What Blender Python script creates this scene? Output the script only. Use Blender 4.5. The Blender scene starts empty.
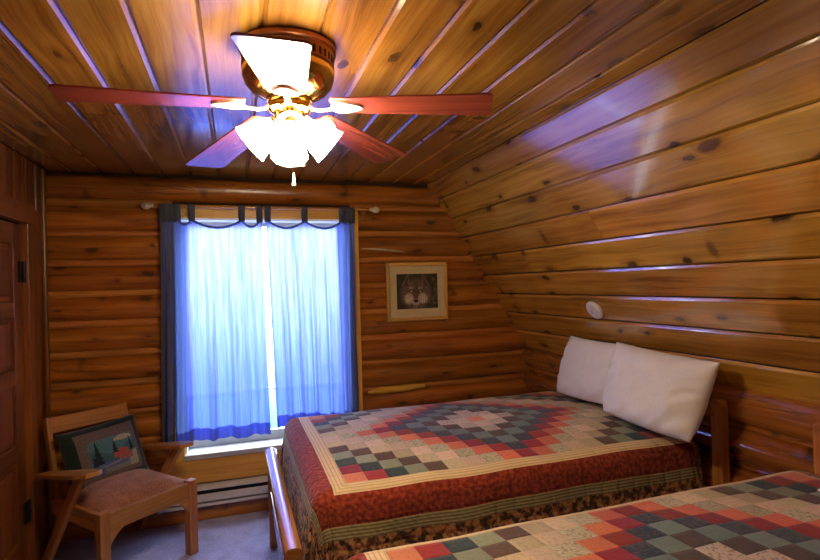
import bpy, math, random
from mathutils import Vector, Matrix, noise as mnoise
random.seed(7)
scene = bpy.context.scene
COL = scene.collection
PI = math.pi

# ------------------------------------------------------------------ room dimensions (metres)
D = 3.75            # gable wall
CEIL = 2.25
XL = -1.08          # wall with the door
XC = 1.41           # where the flat ceiling meets the slope
XK, ZK = 2.225, 0.953   # foot of the slope / head of the log knee wall
YB = -1.1           # wall behind the camera
PITCH = 0.1725      # board width


def srgb(r, g, b, k=1.0):
    def f(c):
        c = c / 255.0
        return (c / 12.92 if c <= 0.04045 else ((c + 0.055) / 1.055) ** 2.4) * k
    return (f(r), f(g), f(b), 1.0)


# ------------------------------------------------------------------ materials
class NT:
    def __init__(self, name):
        self.m = bpy.data.materials.new(name)
        self.m.use_nodes = True
        self.t = self.m.node_tree
        self.t.nodes.clear()
        self.out = self.n('ShaderNodeOutputMaterial')

    def n(self, kind, **kw):
        nd = self.t.nodes.new(kind)
        for k, v in kw.items():
            setattr(nd, k, v)
        return nd

    def l(self, a, b):
        self.t.links.new(a, b)

    def put(self, sock, val):
        if isinstance(val, bpy.types.NodeSocket):
            self.l(val, sock)
        else:
            sock.default_value = val

    def math(self, op, a, b=0.0, c=None, clamp=False):
        nd = self.n('ShaderNodeMath', operation=op)
        nd.use_clamp = clamp
        self.put(nd.inputs[0], a)
        self.put(nd.inputs[1], b)
        if c is not None:
            self.put(nd.inputs[2], c)
        return nd.outputs[0]

    def vmath(self, op, a, b):
        nd = self.n('ShaderNodeVectorMath', operation=op)
        self.put(nd.inputs[0], a)
        self.put(nd.inputs[1], b)
        return nd.outputs[0]

    def comb(self, x, y, z=0.0):
        nd = self.n('ShaderNodeCombineXYZ')
        for i, v in enumerate((x, y, z)):
            self.put(nd.inputs[i], v)
        return nd.outputs[0]

    def sep(self, v):
        nd = self.n('ShaderNodeSeparateXYZ')
        self.put(nd.inputs[0], v)
        return nd.outputs

    def noise(self, vec, scale, detail=3.0, rough=0.55, dist=0.0, dims='3D'):
        nd = self.n('ShaderNodeTexNoise', noise_dimensions=dims)
        self.put(nd.inputs['Vector'], vec)
        nd.inputs['Scale'].default_value = scale
        nd.inputs['Detail'].default_value = detail
        nd.inputs['Roughness'].default_value = rough
        nd.inputs['Distortion'].default_value = dist
        return nd.outputs[0]

    def ramp(self, fac, stops, mode='LINEAR'):
        nd = self.n('ShaderNodeValToRGB')
        cr = nd.color_ramp
        cr.interpolation = mode
        while len(cr.elements) < len(stops):
            cr.elements.new(0.5)
        for e, (p, c) in zip(cr.elements, stops):
            e.position = p
            e.color = c if len(c) == 4 else (*c, 1)
        self.put(nd.inputs[0], fac)
        return nd.outputs[0]

    def mix(self, fac, a, b, mode='MIX'):
        nd = self.n('ShaderNodeMix', data_type='RGBA', blend_type=mode)
        self.put(nd.inputs[0], fac)
        self.put(nd.inputs[6], a)
        self.put(nd.inputs[7], b)
        return nd.outputs[2]

    def maprange(self, v, a, b, c=0.0, d=1.0, smooth=True):
        nd = self.n('ShaderNodeMapRange')
        nd.interpolation_type = 'SMOOTHSTEP' if smooth else 'LINEAR'
        self.put(nd.inputs[0], v)
        for i, x in enumerate((a, b, c, d)):
            nd.inputs[i + 1].default_value = x
        return nd.outputs[0]

    def bump(self, h, strength=0.3, dist=0.01):
        nd = self.n('ShaderNodeBump')
        nd.inputs['Strength'].default_value = strength
        nd.inputs['Distance'].default_value = dist
        self.put(nd.inputs['Height'], h)
        return nd.outputs[0]

    def bsdf(self, color, rough=0.5, metal=0.0, normal=None, coat=0.0, coat_rough=0.1, spec=None, ior=None, emit=None, emit_s=0.0, sheen=0.0, coat_ior=1.5, coat_normal=None):
        b = self.n('ShaderNodeBsdfPrincipled')
        self.put(b.inputs['Base Color'], color)
        self.put(b.inputs['Roughness'], rough)
        b.inputs['Metallic'].default_value = metal
        if normal is not None:
            self.l(normal, b.inputs['Normal'])
        b.inputs['Coat Weight'].default_value = coat
        b.inputs['Coat Roughness'].default_value = coat_rough
        b.inputs['Coat IOR'].default_value = coat_ior
        if coat_normal is not None:
            self.l(coat_normal, b.inputs['Coat Normal'])
        if spec is not None:
            b.inputs['Specular IOR Level'].default_value = spec
        if ior is not None:
            b.inputs['IOR'].default_value = ior
        if emit is not None:
            b.inputs['Emission Color'].default_value = emit
            b.inputs['Emission Strength'].default_value = emit_s
        b.inputs['Sheen Weight'].default_value = sheen
        return b.outputs[0]

    def done(self, sh):
        self.l(sh, self.out.inputs[0])
        return self.m


def wood(name, light, mid, dark, knots=1.0, rough=0.28, coat=0.0, coat_rough=0.12, var=0.35, grain=1.0, spec=0.5, knotcol=(0.02, 0.008, 0.003, 1), coat_ior=1.5, checks=0.0):
    """varnished timber; UV u runs along the grain in metres; attribute rnd differs from board to board"""
    t = NT(name)
    uv = t.n('ShaderNodeUVMap').outputs[0]
    rnd = t.n('ShaderNodeAttribute', attribute_name='rnd').outputs['Fac']
    u, v, _ = t.sep(uv)
    off = t.math('MULTIPLY', rnd, 61.7)
    u = t.math('ADD', u, off)
    v2 = t.math('ADD', v, t.math('MULTIPLY', rnd, 13.3))
    warp = t.noise(t.comb(t.math('MULTIPLY', u, 1.6), t.math('MULTIPLY', v2, 5.0)), 1.0, 2.0)
    vw = t.math('ADD', v2, t.math('MULTIPLY', t.math('SUBTRACT', warp, 0.5), 0.07))
    g1 = t.noise(t.comb(t.math('MULTIPLY', u, 0.9), t.math('MULTIPLY', vw, 26.0 * grain)), 1.0, 4.0, 0.6, 0.4)
    g2 = t.noise(t.comb(t.math('MULTIPLY', u, 5.0), t.math('MULTIPLY', vw, 160.0 * grain)), 1.0, 2.0)
    bl = t.noise(t.comb(t.math('MULTIPLY', u, 1.1), t.math('MULTIPLY', v2, 3.0)), 1.3, 2.0)
    fac = t.math('ADD', t.math('MULTIPLY', g1, 0.75), t.math('MULTIPLY', g2, 0.25))
    fac = t.math('ADD', fac, t.math('MULTIPLY', t.math('SUBTRACT', bl, 0.5), 0.45))
    col = t.ramp(fac, [(0.28, dark), (0.48, mid), (0.70, light)])
    # board to board tone
    tone = t.math('ADD', 1.0 - var / 2, t.math('MULTIPLY', t.math('FRACT', t.math('MULTIPLY', rnd, 7.77)), var))
    hs = t.n('ShaderNodeHueSaturation')
    t.put(hs.inputs['Hue'], t.math('ADD', 0.493, t.math('MULTIPLY', t.math('FRACT', t.math('MULTIPLY', rnd, 3.31)), 0.014)))
    t.put(hs.inputs['Value'], tone)
    t.put(hs.inputs['Color'], col)
    col = hs.outputs[0]
    h = g1
    if knots > 0:
        wv = t.n('ShaderNodeTexNoise')
        t.put(wv.inputs['Vector'], t.comb(t.math('MULTIPLY', u, 14.0), t.math('MULTIPLY', v2, 14.0)))
        wv.inputs['Scale'].default_value = 1.0
        wob = t.vmath('MULTIPLY', t.vmath('SUBTRACT', wv.outputs[1], (0.5, 0.5, 0.5)), (0.16, 0.16, 0.0))
        vec = t.vmath('ADD', t.comb(t.math('MULTIPLY', u, 2.6), t.math('MULTIPLY', v2, 5.2)), wob)
        vo = t.n('ShaderNodeTexVoronoi', voronoi_dimensions='2D')
        t.put(vo.inputs['Vector'], vec)
        vo.inputs['Scale'].default_value = 1.0
        gate = t.math('GREATER_THAN', t.sep(vo.outputs['Color'])[0], 0.45)
        size = t.math('ADD', 0.05, t.math('MULTIPLY', t.sep(vo.outputs['Color'])[1], 0.09))
        dd = t.math('DIVIDE', vo.outputs['Distance'], size)
        core = t.math('MULTIPLY', t.maprange(dd, 0.45, 1.05, 1.0, 0.0), gate)
        halo = t.math('MULTIPLY', t.maprange(dd, 0.8, 2.6, 1.0, 0.0), gate)
        col = t.mix(t.math('MULTIPLY', halo, 0.45 * knots), col, dark)
        col = t.mix(t.math('MULTIPLY', core, 0.85 * knots), col, knotcol)
        # spike knots: thin dark slashes across the grain
        vec2 = t.vmath('ADD', t.comb(t.math('MULTIPLY', u, 4.3), t.math('MULTIPLY', v2, 2.3)), wob)
        v3 = t.n('ShaderNodeTexVoronoi', voronoi_dimensions='2D')
        t.put(v3.inputs['Vector'], vec2)
        v3.inputs['Scale'].default_value = 1.0
        gate2 = t.math('GREATER_THAN', t.sep(v3.outputs['Color'])[0], 0.86)
        core2 = t.math('MULTIPLY', t.maprange(v3.outputs['Distance'], 0.04, 0.15, 1.0, 0.0), gate2)
        col = t.mix(t.math('MULTIPLY', core2, 0.6 * knots), col, knotcol)
    if checks > 0:
        # drying checks: long thin dark cracks along the grain
        ck = t.noise(t.comb(t.math('MULTIPLY', u, 0.8), t.math('MULTIPLY', vw, 15.0)), 1.0, 5.0, 0.65, 0.3)
        ckm = t.maprange(t.math('ABSOLUTE', t.math('SUBTRACT', ck, 0.60)), 0.0, 0.022, 1.0, 0.0)
        col = t.mix(t.math('MULTIPLY', ckm, checks), col, knotcol)
        stn = t.maprange(t.noise(t.comb(t.math('MULTIPLY', u, 1.4), t.math('MULTIPLY', v2, 9.0)), 1.0, 3.0), 0.52, 0.72)
        col = t.mix(t.math('MULTIPLY', stn, checks * 0.7), col, dark)
    nrm = t.bump(t.math('ADD', t.math('MULTIPLY', h, 0.6), t.math('MULTIPLY', bl, 1.6)), 0.22, 0.006)
    rg = t.math('ADD', rough - 0.06, t.math('MULTIPLY', bl, 0.12))
    return t.done(t.bsdf(col, rg, normal=nrm, coat=coat, coat_rough=coat_rough, spec=spec, coat_ior=coat_ior, coat_normal=t.bump(t.math('ADD', bl, t.math('MULTIPLY', g1, 0.25)), 0.10, 0.008) if coat > 0 else None))


def plain(name, color, rough=0.5, metal=0.0, mottled=0.12, scale=30.0, bump=0.0, **kw):
    t = NT(name)
    tc = t.n('ShaderNodeTexCoord').outputs['Object']
    nz = t.noise(tc, scale, 3.0)
    c = t.mix(t.maprange(nz, 0.3, 0.7, 0.0, 1.0), tuple(x * (1 - mottled) for x in color[:3]) + (1,), tuple(min(1, x * (1 + mottled)) for x in color[:3]) + (1,))
    nrm = t.bump(nz, bump, 0.004) if bump else None
    return t.done(t.bsdf(c, rough, metal, normal=nrm, **kw))


def fabric(name, c1, c2, scale=140.0, rough=0.95, bump=0.5, sheen=0.2, trans=0.0):
    t = NT(name)
    tc = t.n('ShaderNodeTexCoord').outputs['Object']
    n1 = t.noise(tc, scale, 2.0)
    n2 = t.noise(tc, scale / 14, 3.0)
    f = t.math('ADD', t.math('MULTIPLY', n1, 0.6), t.math('MULTIPLY', n2, 0.4))
    c = t.mix(t.maprange(f, 0.35, 0.65), c1, c2)
    return t.done(t.bsdf(c, rough, normal=t.bump(n1, bump, 0.003), sheen=sheen, spec=0.2))


M = {}
M['ceil'] = wood('varnished_pine_boards', (0.53, 0.272, 0.046, 1), (0.365, 0.160, 0.022, 1), (0.17, 0.062, 0.009, 1), knots=1.0, rough=0.24, coat=0.8, coat_rough=0.13, coat_ior=1.6)
M['slope'] = wood('honey_pine_boards', (0.70, 0.375, 0.052, 1), (0.52, 0.245, 0.026, 1), (0.25, 0.100, 0.010, 1), knots=1.0, rough=0.22, coat=1.0, coat_rough=0.10, coat_ior=2.1, checks=0.25)
M['log'] = wood('varnished_log', (0.58, 0.215, 0.025, 1), (0.39, 0.122, 0.012, 1), (0.14, 0.036, 0.004, 1), knots=0.85, rough=0.32, coat=0.3, coat_rough=0.2, checks=0.8)
M['strip'] = wood('chinking_strip_pine', (0.60, 0.25, 0.055, 1), (0.46, 0.165, 0.03, 1), (0.26, 0.08, 0.014, 1), knots=0.3, rough=0.35)
M['kneelog'] = wood('glossy_log', (0.50, 0.175, 0.030, 1), (0.34, 0.098, 0.016, 1), (0.15, 0.036, 0.006, 1), knots=0.8, rough=0.16, coat=1.0, coat_rough=0.10, coat_ior=2.2, checks=0.6)
M['door'] = wood('stained_door_pine', (0.32, 0.105, 0.016, 1), (0.20, 0.056, 0.008, 1), (0.085, 0.020, 0.003, 1), knots=0.4, rough=0.35)
M['trim'] = wood('golden_pine_trim', (0.80, 0.46, 0.065, 1), (0.68, 0.35, 0.040, 1), (0.46, 0.19, 0.018, 1), knots=0.25, rough=0.32)
M['bed'] = wood('satin_bed_timber', (0.60, 0.27, 0.065, 1), (0.46, 0.175, 0.036, 1), (0.26, 0.085, 0.015, 1), knots=0.15, rough=0.25, coat=0.5, coat_rough=0.15)
M['oak'] = wood('oak_chair_timber', (0.54, 0.25, 0.06, 1), (0.41, 0.168, 0.034, 1), (0.23, 0.082, 0.015, 1), knots=0.05, rough=0.35, grain=1.6)
M['blade'] = wood('cherry_fan_blade', (0.30, 0.060, 0.032, 1), (0.21, 0.036, 0.018, 1), (0.12, 0.020, 0.009, 1), knots=0.0, rough=0.25, coat=0.5, coat_rough=0.12)
M['frame'] = wood('gilded_frame_wood', (0.75, 0.46, 0.13, 1), (0.62, 0.35, 0.085, 1), (0.42, 0.21, 0.045, 1), knots=0.0, rough=0.3)
M['back'] = plain('dark_backing', (0.03, 0.012, 0.005, 1), 0.9)
M['brass'] = plain('polished_brass', (0.72, 0.48, 0.16, 1), 0.16, 1.0, 0.08, 12)
M['bronze'] = plain('antique_bronze', (0.42, 0.18, 0.07, 1), 0.34, 0.85, 0.15, 20)
M['cream_metal'] = plain('cream_enamel', (0.80, 0.70, 0.52, 1), 0.3)
M['white_vinyl'] = plain('white_vinyl', (0.80, 0.80, 0.79, 1), 0.35, mottled=0.03)
M['sill_paint'] = plain('grey_white_sill_paint', (0.42, 0.42, 0.42, 1), 0.45, mottled=0.05)
M['white_paint'] = plain('white_painted_steel', (0.62, 0.60, 0.58, 1), 0.4, mottled=0.05)
M['dark_slot'] = plain('dark_slot', (0.012, 0.011, 0.012, 1), 0.7)
M['iron'] = plain('black_iron', (0.008, 0.008, 0.009, 1), 0.5, 0.4)
M['plastic'] = plain('white_plastic', (0.74, 0.72, 0.66, 1), 0.4, mottled=0.03)
M['finial'] = plain('cream_finial', (0.66, 0.55, 0.38, 1), 0.35)
M['mat'] = plain('beige_mat_board', (0.78, 0.64, 0.36, 1), 0.85, mottled=0.04)
M['pillow'] = fabric('white_cotton', (0.90, 0.86, 0.80, 1), (0.93, 0.90, 0.85, 1), 60, bump=0.12)
M['mattress'] = fabric('mattress_ticking', (0.45, 0.43, 0.40, 1), (0.55, 0.52, 0.48, 1), 80)
M['seat'] = fabric('brown_tweed', (0.20, 0.075, 0.032, 1), (0.46, 0.20, 0.095, 1), 170, bump=0.8)
M['green'] = fabric('dark_green_cloth', (0.007, 0.013, 0.010, 1), (0.015, 0.024, 0.018, 1), 120)
M['carpet'] = fabric('blue_grey_carpet', (0.24, 0.24, 0.42, 1), (0.46, 0.46, 0.70, 1), 120, bump=1.0, sheen=0.3)


def glass_mat():
    t = NT('window_glass')
    a = t.n('ShaderNodeBsdfTransparent')
    g = t.n('ShaderNodeBsdfGlossy')
    g.inputs['Roughness'].default_value = 0.02
    mx = t.n('ShaderNodeMixShader')
    mx.inputs[0].default_value = 0.06
    t.l(a.outputs[0], mx.inputs[1])
    t.l(g.outputs[0], mx.inputs[2])
    return t.done(mx.outputs[0])


def picture_glass():
    return glass_mat()


def curtain_mat(name, col, transp, deep, weave, blur=0.55):
    """thin dyed cotton: part of the light comes through scattered, a little straight through the weave"""
    t = NT(name)
    tc = t.n('ShaderNodeTexCoord').outputs['Object']
    x, y, z = t.sep(tc)
    wv = t.noise(t.comb(t.math('MULTIPLY', x, 90.0), t.math('MULTIPLY', y, 90.0), t.math('MULTIPLY', z, 3.0)), 1.0, 2.0)
    c = t.mix(wv, tuple(q * 0.7 for q in col[:3]) + (1,), tuple(min(1, q * 1.25) for q in col[:3]) + (1,))
    tr = t.n('ShaderNodeBsdfTranslucent')
    t.l(c, tr.inputs[0])
    df = t.n('ShaderNodeBsdfDiffuse')
    df.inputs[0].default_value = deep
    # light that gets straight through the loose weave, blurred a little by the threads
    tp = t.n('ShaderNodeBsdfRefraction')
    tp.inputs['Roughness'].default_value = blur
    tp.inputs['IOR'].default_value = 1.16
    t.l(t.mix(t.maprange(wv, .3, .7), (weave[0] * .55, weave[1] * .65, weave[2] * .85, 1), tuple(q * 1.1 for q in weave[:3]) + (1,)), tp.inputs[0])
    m1 = t.n('ShaderNodeMixShader')
    m1.inputs[0].default_value = 0.35
    t.l(tr.outputs[0], m1.inputs[1])
    t.l(df.outputs[0], m1.inputs[2])
    m2 = t.n('ShaderNodeMixShader')
    m2.inputs[0].default_value = transp
    t.l(m1.outputs[0], m2.inputs[1])
    t.l(tp.outputs[0], m2.inputs[2])
    return t.done(m2.outputs[0])


M['glass'] = glass_mat()
M['curtain'] = curtain_mat('sheer_blue_cotton', (0.08, 0.165, 0.46, 1), 0.50, (0.55, 0.58, 0.62, 1), (0.125, 0.148, 0.47, 1), 0.85)
M['hem'] = curtain_mat('doubled_blue_cotton', (0.012, 0.02, 0.15, 1), 0.15, (0.28, 0.31, 0.40, 1), (0.03, 0.05, 0.25, 1))
M['tab'] = curtain_mat('slate_blue_cotton', (0.03, 0.05, 0.12, 1), 0.01, (0.24, 0.27, 0.32, 1), (0.1, 0.15, 0.3, 1))


def shade_mat():
    t = NT('frosted_lamp_glass')
    return t.done(t.bsdf((0.9, 0.85, 0.78, 1), 0.4, emit=(1.0, 0.82, 0.60, 1), emit_s=LAMP))


LAMP = 82.0
M['shade'] = shade_mat()


def painted(name, rough=0.8, coat=0.0):
    t = NT(name)
    a = t.n('ShaderNodeAttribute', attribute_name='paint').outputs['Color']
    tc = t.n('ShaderNodeTexCoord').outputs['Object']
    nz = t.noise(tc, 260.0, 1.0)
    c = t.mix(t.maprange(nz, 0.3, 0.7, 0.0, 0.25), a, (0.02, 0.02, 0.02, 1))
    return t.done(t.bsdf(c, rough, coat=coat, coat_rough=0.05))


M['print'] = painted('printed_paper', 0.45)
M['weave'] = painted('tapestry_weave', 0.95)

CELL = 0.088
HX, HY = 9.5 * CELL, 6.5 * CELL


def quilt_mat():
    t = NT('patchwork_quilt')
    uv = t.n('ShaderNodeUVMap').outputs[0]
    u, v, _ = t.sep(uv)
    a = t.math('ABSOLUTE', u)
    b = t.math('ABSOLUTE', v)
    cu = t.math('DIVIDE', u, CELL)
    cv = t.math('DIVIDE', v, CELL)
    iu = t.math('ROUND', cu)
    iv = t.math('ROUND', cv)
    d = t.math('ADD', t.math('ABSOLUTE', iu), t.math('ABSOLUTE', iv))
    rings = [(215, 140, 115), (214, 196, 178), (205, 190, 172), (80, 68, 64), (112, 132, 128), (46, 68, 82), (150, 38, 40), (216, 120, 84),  # inner brown, sage and green cloths tinted bluer to imitate blue window light
             (206, 196, 160), (214, 190, 160), (196, 180, 140), (86, 66, 50), (140, 148, 118), (46, 68, 64), (160, 44, 42), (222, 132, 94)]
    stops = [((i + 0.02) / 16.0, srgb(*c)) for i, c in enumerate(rings)]
    stops[0] = (0.0, stops[0][1])
    col = t.ramp(t.math('DIVIDE', t.math('ADD', d, 0.5), 16.0), stops, 'CONSTANT')
    # ring cloths differ a little from patch to patch, and carry small prints
    wn = t.n('ShaderNodeTexWhiteNoise', noise_dimensions='2D')
    t.put(wn.inputs['Vector'], t.comb(iu, iv))
    hs = t.n('ShaderNodeHueSaturation')
    t.put(hs.inputs['Value'], t.math('ADD', 0.80, t.math('MULTIPLY', wn.outputs[0], 0.36)))
    t.put(hs.inputs['Hue'], t.math('ADD', 0.488, t.math('MULTIPLY', t.sep(wn.outputs[1])[1], 0.024)))
    t.put(hs.inputs['Color'], col)
    col = hs.outputs[0]
    fl = t.noise(uv, 75.0, 2.0, dims='2D')
    odd = t.math('MODULO', d, 3.0)
    pr = t.math('MULTIPLY', t.maprange(fl, 0.54, 0.62), t.math('ADD', 0.22, t.math('MULTIPLY', t.math('COMPARE', odd, 2.0, 0.1), 0.35)))
    col = t.mix(pr, col, srgb(120, 84, 62))
    # stripes on one of the pale rings
    strp = t.math('GREATER_THAN', t.math('SINE', t.math('MULTIPLY', t.math('ADD', u, v), 420.0)), 0.3)
    col = t.mix(t.math('MULTIPLY', t.math('MULTIPLY', strp, t.math('COMPARE', d, 8.0, 0.1)), 0.5), col, srgb(130, 128, 92))
    # borders
    m = t.math('MAXIMUM', t.math('SUBTRACT', a, HX), t.math('SUBTRACT', b, HY))
    mot = t.noise(uv, 55.0, 3.0, dims='2D')
    mot2 = t.noise(uv, 30.0, 3.0, dims='2D')
    cst = t.math('GREATER_THAN', t.math('SINE', t.math('MULTIPLY', m, 400.0)), 0.55)
    cream = t.mix(t.math('MULTIPLY', cst, 0.45), srgb(226, 200, 152), srgb(150, 104, 66))
    red = t.mix(t.maprange(mot, 0.35, 0.65), srgb(112, 36, 20), srgb(158, 64, 36))
    ost = t.math('GREATER_THAN', t.math('SINE', t.math('MULTIPLY', m, 480.0)), 0.0)
    olive = t.mix(t.math('MULTIPLY', ost, 0.75), srgb(164, 152, 104), srgb(86, 76, 46))
    flo = t.mix(t.maprange(mot2, 0.42, 0.58), srgb(60, 44, 26), srgb(178, 128, 74))
    flo = t.mix(t.maprange(mot, 0.57, 0.64, 0.0, 0.8), flo, srgb(150, 62, 40))
    out = t.mix(t.math('GREATER_THAN', m, 0.0), col, cream)
    out = t.mix(t.math('GREATER_THAN', m, 0.060), out, red)
    out = t.mix(t.math('GREATER_THAN', m, 0.178), out, olive)
    out = t.mix(t.math('GREATER_THAN', m, 0.228), out, flo)
    head = t.math('GREATER_THAN', u, HX + 0.012)
    out = t.mix(head, out, flo)
    # quilting relief
    eu = t.math('ABSOLUTE', t.math('SUBTRACT', cu, iu))
    ev = t.math('ABSOLUTE', t.math('SUBTRACT', cv, iv))
    e = t.math('MAXIMUM', eu, ev)
    seam = t.maprange(e, 0.34, 0.5, 1.0, 0.0)
    puff = t.math('ADD', t.math('MULTIPLY', seam, 1.0), t.math('MULTIPLY', t.noise(uv, 18.0, 3.0, dims='2D'), 1.2))
    rib = t.math('MULTIPLY', t.math('SINE', t.math('MULTIPLY', t.math('ADD', u, v), 190.0)), t.math('MULTIPLY', t.math('GREATER_THAN', m, 0.06), 0.22))
    nrm = t.bump(t.math('ADD', t.math('ADD', puff, rib), t.math('MULTIPLY', mot, 0.3)), 0.45, 0.006)
    return t.done(t.bsdf(out, 0.9, normal=nrm, sheen=0.15, spec=0.2))


M['quilt'] = quilt_mat()


# ------------------------------------------------------------------ mesh builder
class MB:
    def __init__(self):
        self.v, self.f, self.uv, self.rn, self.mi, self.paint = [], [], [], [], [], []
        self.xf = None

    def add(self, verts, faces, uvs, rnd=None, mi=0, paint=None):
        o = len(self.v)
        if self.xf is not None:
            verts = [self.xf @ Vector(p) for p in verts]
        self.v += [tuple(p) for p in verts]
        r = random.random() if rnd is None else rnd
        for i, fc in enumerate(faces):
            self.f.append([o + k for k in fc])
            self.uv.append(uvs[i])
            self.rn.append(r)
            self.mi.append(mi)
            self.paint.append(paint[i] if paint else (1, 1, 1, 1))

    def box(self, x0, x1, y0, y1, z0, z1, rnd=None, mi=0, mat=None):
        """mat: optional Matrix applied to the box"""
        P = [(x0, y0, z0), (x1, y0, z0), (x1, y1, z0), (x0, y1, z0), (x0, y0, z1), (x1, y0, z1), (x1, y1, z1), (x0, y1, z1)]
        F = [(0, 3, 2, 1), (4, 5, 6, 7), (0, 1, 5, 4), (1, 2, 6, 5), (2, 3, 7, 6), (3, 0, 4, 7)]
        dims = (x1 - x0, y1 - y0, z1 - z0)
        ax = max(range(3), key=lambda i: dims[i])
        uvs = []
        for k, fc in enumerate(F):
            nax = (2, 2, 1, 0, 1, 0)[k]
            rest = [i for i in range(3) if i != nax]
            ua = ax if ax in rest else rest[0]
            va = [i for i in rest if i != ua][0]
            uvs.append([(P[i][ua], P[i][va] + 0.31 * k) for i in fc])
        if mat is not None:
            P = [mat @ Vector(p) for p in P]
        self.add(P, F, uvs, rnd, mi)

    def bar(self, a, b, w, h, up=(0, 0, 1), rnd=None, mi=0):
        """box from a to b, w wide, h thick along up"""
        a, b = Vector(a), Vector(b)
        x = (b - a)
        L = x.length
        x.normalize()
        z = Vector(up)
        y = z.cross(x).normalized()
        z = x.cross(y)
        m = Matrix((x, y, z)).transposed().to_4x4()
        m.translation = a
        self.box(0, L, -w / 2, w / 2, -h / 2, h / 2, rnd, mi, m)

    def tube(self, pts, rad, seg=12, rnd=None, mi=0, wob=0.0, caps=True, flat=1.0):
        pts = [Vector(p) for p in pts]
        n = len(pts)
        if not hasattr(rad, '__len__'):
            rad = [rad] * n
        verts, faces, uvs = [], [], []
        L = [0.0]
        for i in range(1, n):
            L.append(L[-1] + (pts[i] - pts[i - 1]).length)
        ref = None
        sd = random.random() * 100
        for i in range(n):
            t = (pts[min(i + 1, n - 1)] - pts[max(i - 1, 0)]).normalized()
            if ref is None:
                ref = Vector((0, 0, 1)) if abs(t.z) < 0.9 else Vector((1, 0, 0))
            s = t.cross(ref).normalized()
            ref = s.cross(t)
            for k in range(seg):
                an = 2 * PI * k / seg
                r = rad[i]
                if wob:
                    r *= 1 + wob * mnoise.noise(Vector((L[i] * 1.7 + sd, math.cos(an) * 1.2, math.sin(an) * 1.2)))
                verts.append(pts[i] + s * (math.cos(an) * r) + ref * (math.sin(an) * r * flat))
        for i in range(n - 1):
            for k in range(seg):
                k2 = (k + 1) % seg
                faces.append((i * seg + k, i * seg + k2, (i + 1) * seg + k2, (i + 1) * seg + k))
                c = 2 * PI * rad[i] / seg
                uvs.append([(L[i], k * c), (L[i], (k + 1) * c), (L[i + 1], (k + 1) * c), (L[i + 1], k * c)])
        if caps:
            faces.append(tuple(range(seg - 1, -1, -1)))
            uvs.append([(0.01 * math.cos(6.28 * k / seg), 0.01 * math.sin(6.28 * k / seg)) for k in range(seg)])
            faces.append(tuple((n - 1) * seg + k for k in range(seg)))
            uvs.append([(0.01 * math.cos(6.28 * k / seg), 0.01 * math.sin(6.28 * k / seg)) for k in range(seg)])
        self.add(verts, faces, uvs, rnd, mi)

    def lathe(self, prof, seg=32, mat=None, rnd=None, mi=0, closed=False):
        """prof: list of (radius, z)"""
        verts, faces, uvs = [], [], []
        n = len(prof)
        for r, z in prof:
            for k in range(seg):
                an = 2 * PI * k / seg
                verts.append((r * math.cos(an), r * math.sin(an), z))
        for i in range(n - 1 if not closed else n):
            j = (i + 1) % n
            for k in range(seg):
                k2 = (k + 1) % seg
                faces.append((i * seg + k, i * seg + k2, j * seg + k2, j * seg + k))
                uvs.append([(k / seg, i * .1), ((k + 1) / seg, i * .1), ((k + 1) / seg, i * .1 + .1), (k / seg, i * .1 + .1)])
        if mat is not None:
            verts = [mat @ Vector(p) for p in verts]
        self.add(verts, faces, uvs, rnd, mi)

    def prism(self, outline, z0, z1, mat=None, rnd=None, mi=0):
        n = len(outline)
        verts = [(x, y, z0) for x, y in outline] + [(x, y, z1) for x, y in outline]
        faces = [tuple(range(n - 1, -1, -1)), tuple(range(n, 2 * n))]
        uvs = [[outline[k] for k in range(n - 1, -1, -1)], [outline[k] for k in range(n)]]
        for k in range(n):
            k2 = (k + 1) % n
            faces.append((k, k2, n + k2, n + k))
            uvs.append([(outline[k][0], z0), (outline[k2][0], z0), (outline[k2][0], z1), (outline[k][0], z1)])
        if mat is not None:
            verts = [mat @ Vector(p) for p in verts]
        self.add(verts, faces, uvs, rnd, mi)

    def grid(self, fn, nu, nv, rnd=None, mi=0, uvfn=None, paintfn=None, flip=False):
        verts = [fn(i / nu, j / nv) for j in range(nv + 1) for i in range(nu + 1)]
        faces, uvs, pt = [], [], []
        for j in range(nv):
            for i in range(nu):
                q = [(i, j), (i + 1, j), (i + 1, j + 1), (i, j + 1)]
                if flip:
                    q = q[::-1]
                faces.append(tuple(b * (nu + 1) + a for a, b in q))
                uvs.append([uvfn(a / nu, b / nv) if uvfn else (a / nu, b / nv) for a, b in q])
                pt.append(paintfn((i + .5) / nu, (j + .5) / nv) if paintfn else (1, 1, 1, 1))
        self.add(verts, faces, uvs, rnd, mi, pt)

    def build(self, name, mats, parent=None, smooth=None, bevel=0.0, kind=None, label=None, subsurf=0, solid=0.0, loc=None):
        me = bpy.data.meshes.new(name)
        me.from_pydata(self.v, [], self.f)
        ul = me.uv_layers.new(name='UVMap')
        flat = [c for f in self.uv for p in f for c in p]
        ul.data.foreach_set('uv', flat)
        at = me.attributes.new('rnd', 'FLOAT', 'FACE')
        at.data.foreach_set('value', self.rn)
        if any(p != (1, 1, 1, 1) for p in self.paint):
            ca = me.attributes.new('paint', 'FLOAT_COLOR', 'CORNER')
            ca.data.foreach_set('color', [c for f, p in zip(self.f, self.paint) for _ in f for c in p])
        for m in (mats if isinstance(mats, (list, tuple)) else [mats]):
            me.materials.append(m)
        me.polygons.foreach_set('material_index', self.mi)
        if smooth is not None:
            me.polygons.foreach_set('use_smooth', [True] * len(self.f))
            if smooth < 179:
                me.set_sharp_from_angle(angle=math.radians(smooth))
        me.update()
        o = bpy.data.objects.new(name, me)
        COL.objects.link(o)
        if parent is not None:
            o.parent = parent
        if loc is not None:
            o.location = loc
        if bevel:
            b = o.modifiers.new('bevel', 'BEVEL')
            b.width = bevel
            b.segments = 2
            b.limit_method = 'ANGLE'
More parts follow.
